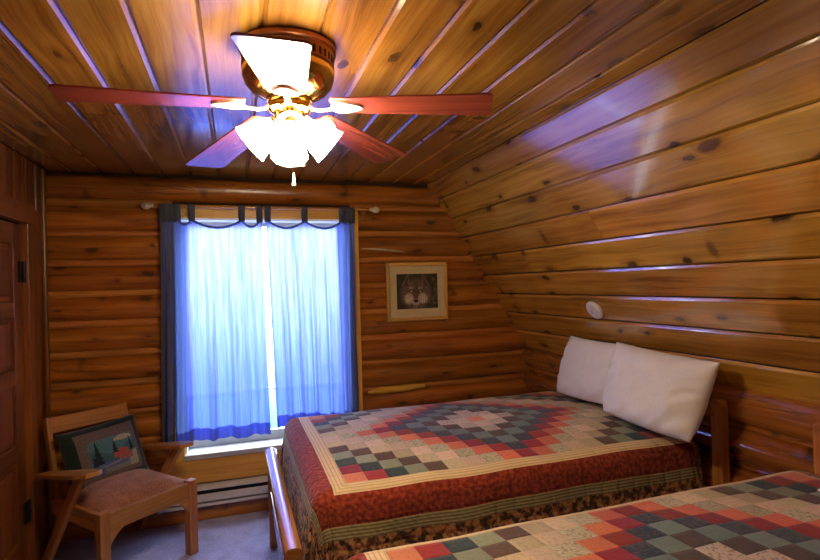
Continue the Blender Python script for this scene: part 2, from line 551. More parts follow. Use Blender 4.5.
        if solid:
            s = o.modifiers.new('solid', 'SOLIDIFY')
            s.thickness = solid
            s.offset = -1
        if subsurf:
            s = o.modifiers.new('sub', 'SUBSURF')
            s.levels = s.render_levels = subsurf
        if kind:
            o['kind'] = kind
        if label:
            o['label'] = label
        return o


def empty(name, loc, rz=0.0, label=None, cat=None, group=None, kind=None):
    o = bpy.data.objects.new(name, None)
    COL.objects.link(o)
    o.location = loc
    o.rotation_euler = (0, 0, rz)
    o.empty_display_size = 0.1
    tag(o, label, cat, group, kind)
    return o


def tag(o, label=None, cat=None, group=None, kind=None):
    if label:
        o['label'] = label
    if cat:
        o['category'] = cat
    if group:
        o['group'] = group
    if kind:
        o['kind'] = kind
    return o


def copy_tree(o, parent=None):
    c = o.copy()
    COL.objects.link(c)
    if parent is not None:
        c.parent = parent
    for ch in list(o.children):
        copy_tree(ch, c)
    return c


def N(x, y=0.0, z=0.0):
    return mnoise.noise(Vector((x, y, z)))


def slope_x(z):
    if z <= ZK:
        return XK
    return XC + (CEIL - z) * (XK - XC) / (CEIL - ZK)


# ------------------------------------------------------------------ setting: floor, ceiling, slope
b = MB()
b.box(XL - .1, XK + .3, YB - .1, D + .05, -.06, 0)
b.build('floor', M['carpet'], kind='structure')


def boards(w0, w1, first, origin, dw, dn, ya, yb, joints=2.4, cup=0.0):
    """tongue-and-groove boards running along Y; w is measured along dw from origin, dn points into the room"""
    mb = MB()
    edges = [w0]
    e = first
    while e < w1 - 0.02:
        if e > w0 + 0.02:
            edges.append(e)
        e += PITCH
    edges.append(w1)
    O, dw, dn = Vector(origin), Vector(dw), Vector(dn)
    g, bv, dp = 0.0018, 0.0100, 0.0075
    for a, c in zip(edges[:-1], edges[1:]):
        sk = random.uniform(-.0012, .0012)
        prof = [(a, -dp - .004), (a + g, -dp - .004), (a + g, -dp), (a + g + bv * .7, -dp * .35 + sk), (a + g + bv, sk), (c - g - bv, sk), (c - g - bv * .7, -dp * .35 + sk), (c - g, -dp), (c - g, -dp - .004), (c, -dp - .004)]
        prof = [(w, dd - (w - (a + c) / 2) * cup) for w, dd in prof]
        # board lengths: a few butt joints along each board
        cuts = [ya]
        y = ya + random.uniform(.6, joints)
        while y < yb - .5:
            cuts.append(y)
            y += random.uniform(joints * .7, joints * 1.3)
        cuts.append(yb)
        for y0, y1 in zip(cuts[:-1], cuts[1:]):
            vs, fs, us = [], [], []
            yy = (y0 + (0.0008 if y0 > ya else 0), y1 - (0.0008 if y1 < yb else 0))
            for y in yy:
                for w, dd in prof:
                    vs.append(O + dw * w + dn * dd + Vector((0, y, 0)))
            n = len(prof)
            for k in range(n - 1):
                fs.append((k, k + 1, n + k + 1, n + k))
                us.append([(yy[0], prof[k][0]), (yy[0], prof[k + 1][0]), (yy[1], prof[k + 1][0]), (yy[1], prof[k][0])])
            mb.add(vs, fs, us)
    # sheathing behind the boards
    vs = [O + dw * (w0 - .05) + dn * -.02 + Vector((0, ya - .1, 0)), O + dw * (w1 + .05) + dn * -.02 + Vector((0, ya - .1, 0)),
          O + dw * (w1 + .05) + dn * -.02 + Vector((0, yb + .1, 0)), O + dw * (w0 - .05) + dn * -.02 + Vector((0, yb + .1, 0))]
    vs += [p + dn * -.06 for p in vs]
    mb.add(vs, [(0, 1, 2, 3), (7, 6, 5, 4), (0, 4, 5, 1), (1, 5, 6, 2), (2, 6, 7, 3), (3, 7, 4, 0)], [[(0, 0)] * 4] * 6, mi=1)
    return mb


cb = boards(XL, XC, -0.9445 - 2 * PITCH, (0, 0, CEIL), (1, 0, 0), (0, 0, -1), YB, D + .02)
cb.build('ceiling', [M['ceil'], M['back']], kind='structure')
sl = math.hypot(XK - XC, CEIL - ZK)
sdw = Vector((XK - XC, 0, ZK - CEIL)) / sl
sdn = Vector((sdw.z, 0, -sdw.x))      # into the room: left and down
sb = boards(0, sl, 0.145, (XC, 0, CEIL), sdw, sdn, YB, D + .02, 4.5, math.tan(math.radians(2.5)))
sb.build('ceiling_slope', [M['slope'], M['back']], kind='structure')

# ------------------------------------------------------------------ gable wall of logs with the window opening
WX0, WX1, WZ0, WZ1 = -0.33, 0.755, 0.44, 1.965
LP = 0.190          # one log and one strip
Z0 = 2.062          # middle of the topmost strip
b = MB()
for y0, y1, x0, x1, z0, z1 in ((D + .03, D + .16, XL - .1, WX0 - .02, -.05, CEIL + .05), (D + .03, D + .16, WX1 + .02, 2.5, -.05, CEIL + .05),
                               (D + .03, D + .16, WX0 - .02, WX1 + .02, -.05, WZ0 - .03), (D + .03, D + .16, WX0 - .02, WX1 + .02, WZ1 + .02, CEIL + .05)):
    b.box(x0, x1, y0, y1, z0, z1, mi=2)


def log_run(mb, x0, x1, z, r, yc, mi, wob=.05, seg=18):
    n = max(2, int((x1 - x0) / .12))
    s1, s2 = random.random() * 50, random.random() * 50
    tp = random.uniform(-.06, .06)
    pts, rad = [], []
    for i in range(n + 1):
        x = x0 + (x1 - x0) * i / n
        pts.append((x, yc + .008 * N(x * .9 + s1), z + .007 * N(x * .8 + s2)))
        rad.append(r * (1 + tp * (i / n - .5)))
    mb.tube(pts, rad, seg, mi=mi, wob=wob)


def both_sides(z, h):
    if z - h < WZ1 + .08 and z + h > WZ0 - .12:
        return [(XL - .04, WX0 - .05), (WX1 + .05, slope_x(z) + random.uniform(.012, .03))]
    return [(XL - .04, slope_x(z) + random.uniform(.012, .03))]


zs = Z0 + LP / 2
logs = []
while zs > -.1:
    zl = zs
    for x0, x1 in both_sides(zl, .0725):
        log_run(b, x0, x1, zl, random.uniform(.079, .086), D + .035, 0)
    zst = zl - LP / 2
    for x0, x1 in both_sides(zst, .03):
        log_run(b, x0, x1, zst, random.uniform(.025, .030), D + .020, 1, wob=.12, seg=12)
    zs -= LP
# a bare scar where bark was stripped off one log
b.tube([(.87, D - .047, 1.760), (.98, D - .051, 1.756), (1.10, D - .050, 1.745), (1.2, D - .045, 1.734)], [.004, .011, .012, .003], 8, mi=3, flat=.7)
b.tube([(.90, D - .012, .716), (1.0, D - .012, .722), (1.2, D - .012, .726), (1.34, D - .010, .728)], [.010, .026, .026, .012], 10, mi=4)
b.build('wall_back', [M['log'], M['strip'], M['back'], M['finial'], M['trim']], smooth=60, kind='structure')

# ------------------------------------------------------------------ knee wall of logs on the right
b = MB()
b.box(XK + .05, XK + .2, YB - .1, D + .1, -.05, 1.02, mi=2)


def log_run_y(mb, y0, y1, z, r, xc, mi, wob=.05, seg=20):
    n = int((y1 - y0) / .14)
    s1, s2 = random.random() * 50, random.random() * 50
    pts = []
    for i in range(n + 1):
        y = y0 + (y1 - y0) * i / n
        pts.append((xc + .008 * N(y * .9 + s1), y, z + .007 * N(y * .8 + s2)))
    mb.tube(pts, r, seg, mi=mi, wob=wob)


for z in (.885, .695, .505, .315, .125):
    log_run_y(b, YB, D + .03, z, .094, XK + .043, 0)
for z in (.790, .60, .41, .22, .03):
    log_run_y(b, YB, D + .03, z, .030, XK + .030, 1, .08, 12)
b.build('wall_right', [M['kneelog'], M['kneelog'], M['back']], smooth=60, kind='structure')

# wall behind the camera
b = MB()
b.box(XL - .1, XK + .2, YB - .1, YB, -.05, CEIL + .05, mi=1)
z = .095
while z < CEIL:
    n = 18
    b.tube([(XL + (XK - XL) * i / n, YB + .0, z) for i in range(n + 1)], .09, 14, wob=.05)
    z += .19
b.build('wall_front', [M['log'], M['back']], smooth=60, kind='structure')

# ------------------------------------------------------------------ left wall: vertical boards, door, casing
DY0, DY1, DZ = 2.54, 3.345, 1.872


def vboards(mb, y0, y1, z0, z1, x=XL, w=.115):
    y = y1
    while y > y0 + .005:
        a = max(y0, y - w)
        prof = [(a, .0), (a + .002, .0), (a + .002, .004), (a + .008, .010), (y - .008, .010), (y - .002, .004), (y - .002, 0), (y, 0)]
        vs, fs, us = [], [], []
        for z in (z0, z1):
            for q, dd in prof:
                vs.append((x - .010 + dd, q, z))
        n = len(prof)
        for k in range(n - 1):
            fs.append((n + k, n + k + 1, k + 1, k))
            us.append([(z1, prof[k][0]), (z1, prof[k + 1][0]), (z0, prof[k + 1][0]), (z0, prof[k][0])])
        mb.add(vs, fs, us)
        y -= w


b = MB()
b.box(XL - .18, XL - .09, YB - .1, D + .1, -.05, CEIL + .05, mi=1)
b.box(XL - .1, XL - .011, YB - .1, DY0 - .02, -.05, CEIL + .05, mi=1)
b.box(XL - .1, XL - .011, DY1 + .02, D + .1, -.05, CEIL + .05, mi=1)
b.box(XL - .1, XL - .011, DY0 - .02, DY1 + .02, DZ + .02, CEIL + .05, mi=1)
vboards(b, YB, DY0, 0, CEIL)
vboards(b, DY0, DY1 + .02, DZ + .03, CEIL)
vboards(b, DY1 + .02, D, 0, CEIL)
b.build('wall_left', [M['door'], M['back']], kind='structure')

b = MB()
b.box(XL - .02, XL + .022, DY1 + .012, DY1 + .165, 0, DZ + .10)      # leg
b.box(XL - .02, XL + .022, DY0 - .165, DY0 - .012, 0, DZ + .10)
b.build('trim_1', M['door'], bevel=.004, kind='structure')
b = MB()
b.box(XL - .02, XL + .03, DY0 - .19, DY1 + .10, DZ + .008, DZ + .115)
b.build('trim_2', M['door'], bevel=.004, kind='structure')
b = MB()
b.box(XL - .005, XL + .016, DY1 + .172, DY1 + .190, 0, CEIL - .01)
b.box(XL - .005, XL + .02, D - .115, D - .075, 0, CEIL - .01)
b.build('trim_3', M['door'], bevel=.008, kind='structure')

door = empty('door_1', (XL, (DY0 + DY1) / 2, 0), kind='structure')
dw = (DY1 - DY0) / 2
b = MB()
fx = -.008
for y0, y1, z0, z1 in ((-dw, -dw + .11, .01, DZ), (dw - .11, dw, .01, DZ), (-.05, .05, .01, DZ)):
    b.box(fx - .036, fx, y0, y1, z0, z1)
rails = (.01, .21, .62, .72, 1.03, 1.11, 1.38, 1.46, DZ - .11, DZ)
for z0, z1 in zip(rails[0::2], rails[1::2]):
    for y0, y1 in ((-dw + .11, -.05), (.05, dw - .11)):
        b.box(fx - .036, fx - .0005, y0, y1, z0, z1)
b.build('door_frame', M['door'], door, bevel=.003)
for z0, z1 in zip(rails[1::2], rails[2::2]):
    for y0, y1 in ((-dw + .11, -.05), (.05, dw - .11)):
        b = MB()
        b.box(fx - .028, fx - .014, y0, y1, z0, z1)
        b.box(fx - .02, fx - .006, y0 + .03, y1 - .03, z0 + .03, z1 - .03)
        b.build('panel', M['door'], door, bevel=.006)
for z in (1.62, .335):
    b = MB()
    b.box(fx, fx + .007, dw - .05, dw + .002, z - .055, z + .055)
    b.tube([(fx + .010, dw + .006, z - .058), (fx + .010, dw + .006, z + .058)], .008, 10)
    b.build('hinge', M['iron'], door, label='black iron hinge')
b = MB()
b.lathe([(0, 0), (.028, 0), (.028, .006), (.010, .012), (.010, .03), (.026, .045), (.030, .058), (.022, .07), (0, .073)], 20, Matrix.Translation((fx, -dw + .06, .95)) @ Matrix.Rotation(PI / 2, 4, 'Y'))
b.build('door_knob', M['brass'], door, smooth=40)

# ------------------------------------------------------------------ window
win = empty('window_1', ((WX0 + WX1) / 2, D, WZ0), kind='structure')
cx = (WX0 + WX1) / 2
hw = (WX1 - WX0) / 2
HZ = WZ1 - WZ0


def wpart(name, boxes, mat, bevel=.003, label=None):
    b = MB()
    for q in boxes:
        b.box(*q)
    return b.build(name, mat, win, bevel=bevel, label=label)


wpart('casing', [(-hw - .09, -hw, -.075, .03, -.13, HZ + .0)], M['trim'])
wpart('casing', [(hw, hw + .09, -.075, .03, -.13, HZ + .0)], M['trim'])
wpart('casing', [(-hw - .09, hw + .09, -.075, .03, HZ + .0, HZ + .085)], M['trim'])
wpart('jamb', [(-hw - .02, -hw + .012, -.06, .15, 0, HZ)], M['white_vinyl'])
wpart('jamb', [(hw - .012, hw + .02, -.06, .15, 0, HZ)], M['white_vinyl'])
wpart('jamb', [(-hw, hw, -.06, .15, HZ - .012, HZ + .02)], M['white_vinyl'])
wpart('window_sill', [(-hw - .005, hw + .005, -.10, .15, -.035, .0)], M['sill_paint'], .006)
wpart('apron', [(-hw - .09, hw + .09, -.085, .03, -.19, -.036)], M['trim'])
sash = wpart('sash', [(-hw + .012, -hw + .04, .06, .10, 0.002, HZ - .013), (hw - .04, hw - .012, .06, .10, 0.002, HZ - .013), (-hw + .04, hw - .04, .06, .10, .002, .065), (-hw + .04, hw - .04, .06, .10, HZ - .038, HZ - .013)], M['sill_paint'])
b = MB()
b.box(-hw + .04, hw - .04, .078, .082, .065, HZ - .038)
b.build('pane', M['glass'], sash)
for xm in (-.165, .19):
    b = MB()
    b.box(xm - .005, xm + .005, .070, .090, .065, HZ - .038)
    b.build('muntin', M['white_vinyl'], sash)
b = MB()
b.box(-hw + .05, hw - .05, .0705, .0895, .345, .355)
b.build('muntin', M['white_vinyl'], sash)

# baseboard below the heater
b = MB()
b.box(XL, XK, D - .062, D - .02, 0, .105)
b.build('baseboard_back', M['log'], bevel=.006, kind='structure')

# ------------------------------------------------------------------ baseboard heater
ht = empty('baseboard_heater', (.20, D - .05, .105), label='long white electric baseboard heater along the log wall under the window', cat='heater')
HL = .68
b = MB()
b.box(-HL, HL, -.004, .01, 0, .135)
b.build('back_plate', M['dark_slot'], ht)
b = MB()
for z0, z1, y0, y1 in ((.118, .137, -.062, .0),):
    vs = [(-HL, -.066, .114), (HL, -.066, .114), (HL, .0, .137), (-HL, .0, .137), (-HL, -.066, .106), (HL, -.066, .106), (HL, 0, .129), (-HL, 0, .129)]
    b.add(vs, [(0, 1, 2, 3), (7, 6, 5, 4), (0, 4, 5, 1), (1, 5, 6, 2), (2, 6, 7, 3), (3, 7, 4, 0)], [[(0, 0)] * 4] * 6)
b.build('hood', M['white_paint'], ht)
b = MB()
b.box(-HL, HL, -.064, -.058, .032, .081)
b.build('front_panel', M['white_paint'], ht, bevel=.002)
b = MB()
b.box(-HL, HL, -.060, -.004, .0, .020)
b.build('bottom_panel', M['white_paint'], ht, bevel=.002)
b = MB()
b.box(-HL + .02, HL - .02, -.035, -.006, .03, .095)
b.build('heating_element', M['dark_slot'], ht)
for s in (-1, 1):
    b = MB()
    b.box(s * HL - .012, s * HL + .012, -.068, .008, 0, .136)
    b.build('end_cap', M['white_paint'], ht, bevel=.003)

# ------------------------------------------------------------------ curtain rod and curtains
RY, RZ = D - .115, 2.030
rod = empty('curtain_rod', (.2, RY, RZ), label='curtain rod with cream knob ends above the window', cat='curtain rod')
b = MB()
b.tube([(-.67, 0, 0), (.72, 0, .004)], .011, 14)
b.build('pole', M['bed'], rod, smooth=40)
for s, x in ((-1, -.67), (1, .72)):
    b = MB()
    b.lathe([(0.004, 0), (.013, .004), (.013, .010), (.009, .014), (.018, .028), (.024, .045), (.021, .062), (.010, .074), (0, .078)], 18, Matrix.Translation((x, 0, 0.002)) @ Matrix.Rotation(s * PI / 2, 4, 'Y'))
    b.build('finial', M['finial'], rod, smooth=50)
for x in (-.64, .69):
    b = MB()
    b.box(x - .008, x + .008, -.004, .075, -.02, -.008)
    b.box(x - .012, x + .012, .065, .075, -.04, .03)
    b.build('bracket', M['bronze'], rod)


def make_curtain(x0t, x1t, x0b, x1b, tabs, dens, seed, label, zb, lift):
    """tab-top panel; tabs: fractions of the width; dens(t) maps cloth to width so one side can be bunched"""
    root = empty('curtain', ((x0t + x1t) / 2, RY, RZ), label=label, cat='curtain', group='tab top curtains at the window')
    ox = root.location.x
    ztop = 1.952
    tabs = sorted(tabs)

    def top_z(t):
        for a, c in zip(tabs[:-1], tabs[1:]):
            if a <= t <= c:
                k = (t - a) / (c - a)
                return ztop - min(.05, (c - a) * .22) * 4 * k * (1 - k)
        return ztop

    def P(t, s, off=0.0):
        # s = 0 at the top, 1 at the hem
        xx0, xx1 = x0t + (x0b - x0t) * s, x1t + (x1b - x1t) * s
        x = xx0 + (xx1 - xx0) * t
        zt = top_z(t)
        zbot = zb + lift(t)
        z = zt + (zbot - zt) * s
        am = (.010 + .020 * s)
        ph = dens(t)
        y = am * math.sin(ph + .5 * s * math.sin(3 * t + seed)) + .5 * am * math.sin(2.3 * ph + 1.7 + seed) + .008 * N(t * 6, s * 2.4, seed)
        x += .006 * math.cos(ph * 1.1 + seed) * s + .004 * N(t * 5, s * 3, seed + 9)
        # near the tabs the cloth is gathered
        y *= (.35 + .65 * min(1, s * 5))
        return (x - ox, y + off, z - RZ)
    SH = .945
    b = MB()
    b.grid(lambda i, j: P(i, j * SH), 150, 60)
    b.build('panel', M['curtain'], root, smooth=179)
    b = MB()
    b.grid(lambda i, j: P(i, SH + j * (1 - SH)), 150, 5)
    b.build('hem', M['hem'], root, smooth=179, label='darker doubled hem')
    b = MB()
    b.grid(lambda i, j: tuple(Vector(P(i, j * .012)) + Vector((0, -.0015, .004))), 150, 2)
    b.build('top_band', M['tab'], root, smooth=179)
    for t in tabs:
        t0 = min(max(t, .022), .978)
        p = Vector(P(t0, 0))
        xr = p.x
        prof = []
        hgt = -p.z
        prof.append((p.y - .001, p.z - .012))
        prof.append((-.010 * .5 + p.y * .5, p.z + hgt * .5))
        for k in range(9):
            an = PI + PI * k / 8 * -1
            prof.append((.0145 * math.cos(an), .0145 * math.sin(an) + .002))
        prof.append((.010 * .5 + p.y * .5 + .003, p.z + hgt * .5))
        prof.append((p.y + .004, p.z - .012))
        hwid = .020
        b = MB()
        n = len(prof)
        vs = [(xr - hwid, y, z) for y, z in prof] + [(xr + hwid, y, z) for y, z in prof]
        fs = [(k, k + 1, n + k + 1, n + k) for k in range(n - 1)]
        b.add(vs, fs, [[(0, 0)] * 4] * len(fs))
        b.build('tab', M['tab'], root, smooth=60, solid=.0015)
    return root


def dens_l(t):
    return 60 * (t if t < .16 else .16 + (t - .16) * .42)


def dens_r(t):
    return 30 * (t if t < .80 else .80 + (t - .80) * 2.2)


make_curtain(-.437, .180, -.460, .205, [.0, .05, .10, .16, .27, .60, .80, .90, 1.0][0:0] + [.01, .055, .10, .15, .25, .58 + .11, .80 + .02, .98][0:0] + [.01, .06, .115, .165, .285, .69, .815 + .02][0:0] + [.012, .06, .11, .16, .30, .79, .985], dens_l, 1.3,
             'left blue tab top curtain panel, bunched dark against the log wall', .512, lambda t: .014 * math.sin(5 * t) + .035 * t * t - (.01 if t < .2 else 0))
make_curtain(.205, .803, .250, .800, [.02, .43, .86, .93, .985], dens_r, 4.1,
             'right blue tab top curtain panel, hanging beside the wolf picture', .555, lambda t: .012 * math.sin(6 * t))

# ------------------------------------------------------------------ ceiling fan
FX, FY = .176, 1.68
fan = empty('ceiling_fan', (FX, FY, CEIL), label='five blade brass ceiling fan with glowing frosted glass lamp shades', cat='ceiling fan')
b = MB()
b.lathe([(0.02, -.001), (.146, -.001), (.150, -.006), (.150, -.018), (.143, -.022), (.140, -.030), (.140, -.058), (.143, -.062), (.138, -.068), (.10, -.066)], 48)
b.build('canopy', M['bronze'], fan, smooth=30)
b = MB()
for k in range(40):
    an = 2 * PI * k / 40
    b.box(.1385, .142, -.004, .004, -.055, -.033, mat=Matrix.Rotation(an, 4, 'Z'))
b.build('vent_slots', M['dark_slot'], fan)
b = MB()
b.lathe([(.09, -.064), (.138, -.066), (.143, -.078), (.142, -.096), (.133, -.118), (.115, -.138), (.090, -.152), (.072, -.160), (.070, -.170), (.0, -.170)], 48)
b.build('motor_housing', M['brass'], fan, smooth=40)
b = MB()
b.lathe([(0, -.168), (.060, -.168), (.066, -.176), (.066, -.196), (.058, -.204), (.046, -.210), (.046, -.236), (.052, -.242), (.052, -.262), (.040, -.276), (.018, -.290), (.008, -.300), (0, -.302)], 36)
b.build('light_fitter', M['brass'], fan, smooth=40)
BZ = -.187
for adeg, tip in ((43, -.225), (117, -.262), (183, -.208), (261, -.258), (337, -.212)):
    an = math.radians(adeg)
    droop = math.atan2(BZ - tip, .50)
    m = Matrix.Rotation(an, 4, 'Z') @ Matrix.Translation((.13, 0, BZ)) @ Matrix.Rotation(droop, 4, 'Y') @ Matrix.Rotation(math.radians(-4.0), 4, 'X') @ Matrix.Translation((-.13, 0, 0))
    R0, R1 = .135, .630
    out = []
    hw0, hw1 = .055, .080
    out += [(R0 + .0, -hw0 + .012), (R0 + .012, -hw0)]
    out += [(R0 + (R1 - R0) * q, -(hw0 + (hw1 - hw0) * q)) for q in (.3, .6, .85)]
    for q in range(7):
        a2 = -PI / 2 + PI / 2 * q / 6
        out.append((R1 - .022 + .022 * math.cos(a2), -hw1 + .022 + .022 * math.sin(a2)))
    out += [(x, -y) for x, y in out[::-1]]
    bl = MB()
    bl.prism(out, -.003, .003, m)
    blade = bl.build('blade', M['blade'], fan, bevel=.0015)
    a = MB()
    mr = Matrix.Rotation(an, 4, 'Z')
    a.tube([mr @ Vector(p) for p in ((.056, 0, -.180), (.075, .0, -.196), (.098, 0, BZ - .014), (.125, 0, BZ - .012), (.150, 0, BZ - .011))], [.010, .010, .0085, .008, .009], 10, flat=.6)
    # leaf shaped plate under the blade root
    leaf = []
    for q in range(24):
        a2 = 2 * PI * q / 24
        rr = 1 + .13 * math.cos(3 * a2)
        leaf.append((.178 + .048 * rr * math.cos(a2), .036 * rr * math.sin(a2)))
    a.prism(leaf, -.010, -.0035, m)
    for sx, sy in ((.16, .014), (.16, -.014), (.205, 0)):
        a.lathe([(.0, -.014), (.005, -.013), (.006, -.009)], 10, m @ Matrix.Translation((sx, sy, 0)))
    a.build('blade_bracket', M['cream_metal'], blade, smooth=40, label='cream enamelled blade bracket')
for an in (266, 176, -4, 86):
    ra = math.radians(an)
    tilt = math.radians(130)       # axis: outward and down
    m = Matrix.Rotation(ra, 4, 'Z') @ Matrix.Translation((.026, 0, -.226)) @ Matrix.Rotation(tilt, 4, 'Y') @ Matrix.Scale(.92, 4)
    h = MB()
    h.lathe([(0, 0), (.020, .0), (.024, .006), (.024, .022), (.030, .026), (.030, .034), (.0, .034)], 24, m)
    hold = h.build('lamp_holder', M['brass'], fan, smooth=40)
    s = MB()
    s.lathe([(.022, .028), (.030, .034), (.041, .050), (.050, .070), (.056, .092), (.059, .112), (.064, .130), (.067, .138), (.064, .1375), (.056, .112), (.053, .092), (.047, .070), (.038, .050), (.026, .036), (.018, .032)], 36, m)
    s.build('lamp_shade', M['shade'], fan, smooth=50, label='glowing frosted glass lamp shade')
for dx, dy, L, pl in ((.004, -.03, .085, .045), (.034, -.022, .035, .030)):
    c = MB()
    c.tube([(dx, dy, -.285), (dx, dy, -.285 - L - .03)], .0018, 6)
    ch = c.build('pull_chain', M['brass'], fan)
    c = MB()
    c.lathe([(0, 0), (.003, -.001), (.006, -pl * .7), (.007, -pl * .9), (0, -pl)], 12, Matrix.Translation((dx, dy, -.285 - L - .028)))
    c.build('pendant', M['cream_metal'], ch, smooth=50)

# ------------------------------------------------------------------ smoke detector on the slope
sp = Vector((XC, 2.575, CEIL)) + sdw * 1.098
zax = sdn.copy()
xax = Vector((0, 1, 0))
yax = zax.cross(xax)
ms = Matrix((xax, yax, zax)).transposed().to_4x4()
b = MB()
b.lathe([(0, 0), (.056, 0), (.058, .004), (.058, .014), (.052, .022), (.030, .027), (.0, .028)], 36)
for k in range(10):
    b.box(.030, .046, -.003, .003, .0205, .0265, mi=0, mat=Matrix.Rotation(2 * PI * k / 10, 4, 'Z'))
sd = b.build('smoke_detector', M['plastic'], smooth=40)
ms.translation = sp
sd.matrix_world = ms
tag(sd, 'small round white smoke detector on the sloping pine boards above the pillows', 'smoke detector')
b = MB()
b.lathe([(0, .0295), (.012, .0295), (.012, .027)], 20)
b.build('test_button', M['white_paint'], sd)

# ------------------------------------------------------------------ framed wolf picture
PX0, PX1, PZ0, PZ1 = 1.045, 1.522, 1.224, 1.655
pw, ph = (PX1 - PX0) / 2, (PZ1 - PZ0) / 2
pic = empty('framed_picture', ((PX0 + PX1) / 2, D - .052, PZ0), label='framed picture of a wolf face with beige mat hanging on the log wall', cat='picture')
b = MB()
fw = .026
for x0, x1, z0, z1 in ((-pw, -pw + fw, 0, 2 * ph), (pw - fw, pw, 0, 2 * ph), (-pw + fw, pw - fw, 0, fw), (-pw + fw, pw - fw, 2 * ph - fw, 2 * ph)):
    b.box(x0, x1, -.024, 0, z0, z1)
b.build('frame', M['frame'], pic, bevel=.005)
b = MB()
b.box(-pw + fw - .003, pw - fw + .003, -.008, -.004, fw - .003, 2 * ph - fw + .003)
b.build('mat_board', M['mat'], pic)


def sm(a, b, x):
    k = min(1, max(0, (x - a) / (b - a)))
    return k * k * (3 - 2 * k)


def wolf(u, v):
    """grey wolf looking out of dark leaves; u right, v up, 0..1"""
    x, y = (u - .46) * 1.02, (v - .44) * .88
    bg = .012 + .02 * max(0, N(u * 9, v * 9, 3))
    col = Vector((bg * .9, bg * .8, bg * .5))
    if u > .72:
        g = max(0, N(u * 14, v * 10, 8)) * .12 * sm(.72, .9, u)
        col += Vector((g * .8, g * .75, g * .35))
    fur = .75 + .5 * N(x * 40, y * 16, 1)
    # neck ruff, ears, head
    r = math.hypot(x / .44, (y + .02) / .46)
    if r < 1:
        k = sm(1, .7, r)
        col = col.lerp(Vector((.10, .075, .055)) * fur, k)
    for s in (-1, 1):
        ex, ey = x - s * .22, y - .33
        if abs(ex + s * .25 * ey) < .10 * (1 - (ey + .14) / .34) and -.14 < ey < .2:
            col = Vector((.12, .085, .06)) * fur
            if abs(ex + s * .25 * ey) < .05 * (1 - (ey + .14) / .28):
                col = Vector((.03, .02, .018))
        # pale cheeks
        cr = math.hypot((x - s * .17) / .15, (y + .13) / .17)
        if cr < 1:
            col = col.lerp(Vector((.42, .34, .27)) * fur, sm(1, .5, cr) * .9)
        # brow
        br = math.hypot((x - s * .11) / .09, (y - .14) / .05)
        if br < 1:
            col = col.lerp(Vector((.25, .19, .14)) * fur, sm(1, .4, br))
    # dark forehead and bridge
    if abs(x) < .055 + .05 * max(0, y) and -.12 < y < .34:
        col = col.lerp(Vector((.07, .05, .04)) * fur, .8)
    mz = math.hypot(x / .11, (y + .24) / .13)
    if mz < 1:
        col = col.lerp(Vector((.40, .33, .27)) * fur, sm(1, .5, mz))
    for s in (-1, 1):
        e = math.hypot((x - s * .115) / .036, (y - .055) / .020)
        if e < 1.7:
            col = Vector((.01, .008, .006))
        if e < .9:
            col = Vector((.40, .24, .05))
        if e < .35:
            col = Vector((.005, .005, .005))
    n = math.hypot(x / .06, (y + .19) / .045)
    if n < 1:
        col = Vector((.008, .007, .008))
    if abs(x) < .008 and -.30 < y < -.2 or (abs(y + .30 + abs(x) * .15) < .010 and abs(x) < .09):
        col = Vector((.015, .012, .012))
    return (max(0, col.x) * 2.4, max(0, col.y) * 2.4, max(0, col.z) * 2.4, 1)


b = MB()
qx0, qx1, qz0, qz1 = -pw + fw + .052, pw - fw - .052, fw + .062, 2 * ph - fw - .058
b.grid(lambda i, j: (qx0 + (qx1 - qx0) * i, -.0088, qz0 + (qz1 - qz0) * j), 110, 92, paintfn=wolf)
b.build('print', M['print'], pic)
b = MB()
b.box(-pw + fw - .002, pw - fw + .002, -.014, -.012, fw - .002, 2 * ph - fw + .002)
b.build('glass', M['glass'], pic)

# ------------------------------------------------------------------ beds
BX, BY = 1.236, 2.64          # middle of the patchwork of the far bed
bed = empty('bed', (BX, BY, 0), label='timber bed under the window side quilt, its foot rail in front of the heater', cat='bed', group='two timber beds')
fx0, fx1 = .150 - BX, .205 - BX           # footboard
hx0, hx1 = 2.128 - BX, 2.165 - BX         # headboard
YN, YF = 1.955 - BY, 3.20 - BY            # footboard ends
for y in (YN, YF):
    b = MB()
    s = 1 if y > 0 else -1
    b.box(fx0 + .004, fx1 - .002, min(y, y - s * .06), max(y, y - s * .06), 0, .52)
    b.tube([(fx0 + .003, y - s * .03, .520), ((fx0 + fx1) / 2, y - s * .03, .5215), (fx1 - .001, y - s * .03, .520)], .030, 18)
    b.build('foot_post', M['bed'], bed, smooth=40, bevel=.006)
b = MB()
n = 14
b.tube([(fx0 + .028, YN - .012 + (YF - YN + .024) * i / n, .530) for i in range(n + 1)], .036, 20, flat=.8)
b.build('foot_rail', M['bed'], bed, smooth=50)
b = MB()
b.box(fx0 + .012, fx1 - .012, YN + .055, YF - .055, .27, .34)
b.build('lower_rail', M['bed'], bed, bevel=.006)
ns = 9
for k in range(ns):
    yc = YN + .06 + (YF - YN - .12) * (k + .5) / ns
    b = MB()
    b.box(fx0 + .020, fx1 - .020, yc - .03, yc + .03, .335, .512)
    b.build('slat', M['bed'], bed, bevel=.003)
HN, HF = 1.868 - BY, 3.09 - BY
for y in (HN, HF):
    b = MB()
    s = 1 if y > 0 else -1
    y0, y1 = min(y, y - s * .058), max(y, y - s * .058)
    b.box(hx0 - .008, hx1 + .004, y0, y1, 0, .892)
    b.tube([(hx0 - .0085, (y0 + y1) / 2, .891), (hx1 + .0045, (y0 + y1) / 2, .891)], .0288, 18)
    b.build('head_post', M['bed'], bed, smooth=40, bevel=.005)
b = MB()
b.tube([((hx0 + hx1) / 2, HN + .03 + (HF - HN - .06) * i / n, .845) for i in range(n + 1)], .028, 18)
b.build('head_rail', M['bed'], bed, smooth=50)
b = MB()
b.box(hx0 + .008, hx1 - .008, HN + .055, HF - .055, .40, .47)
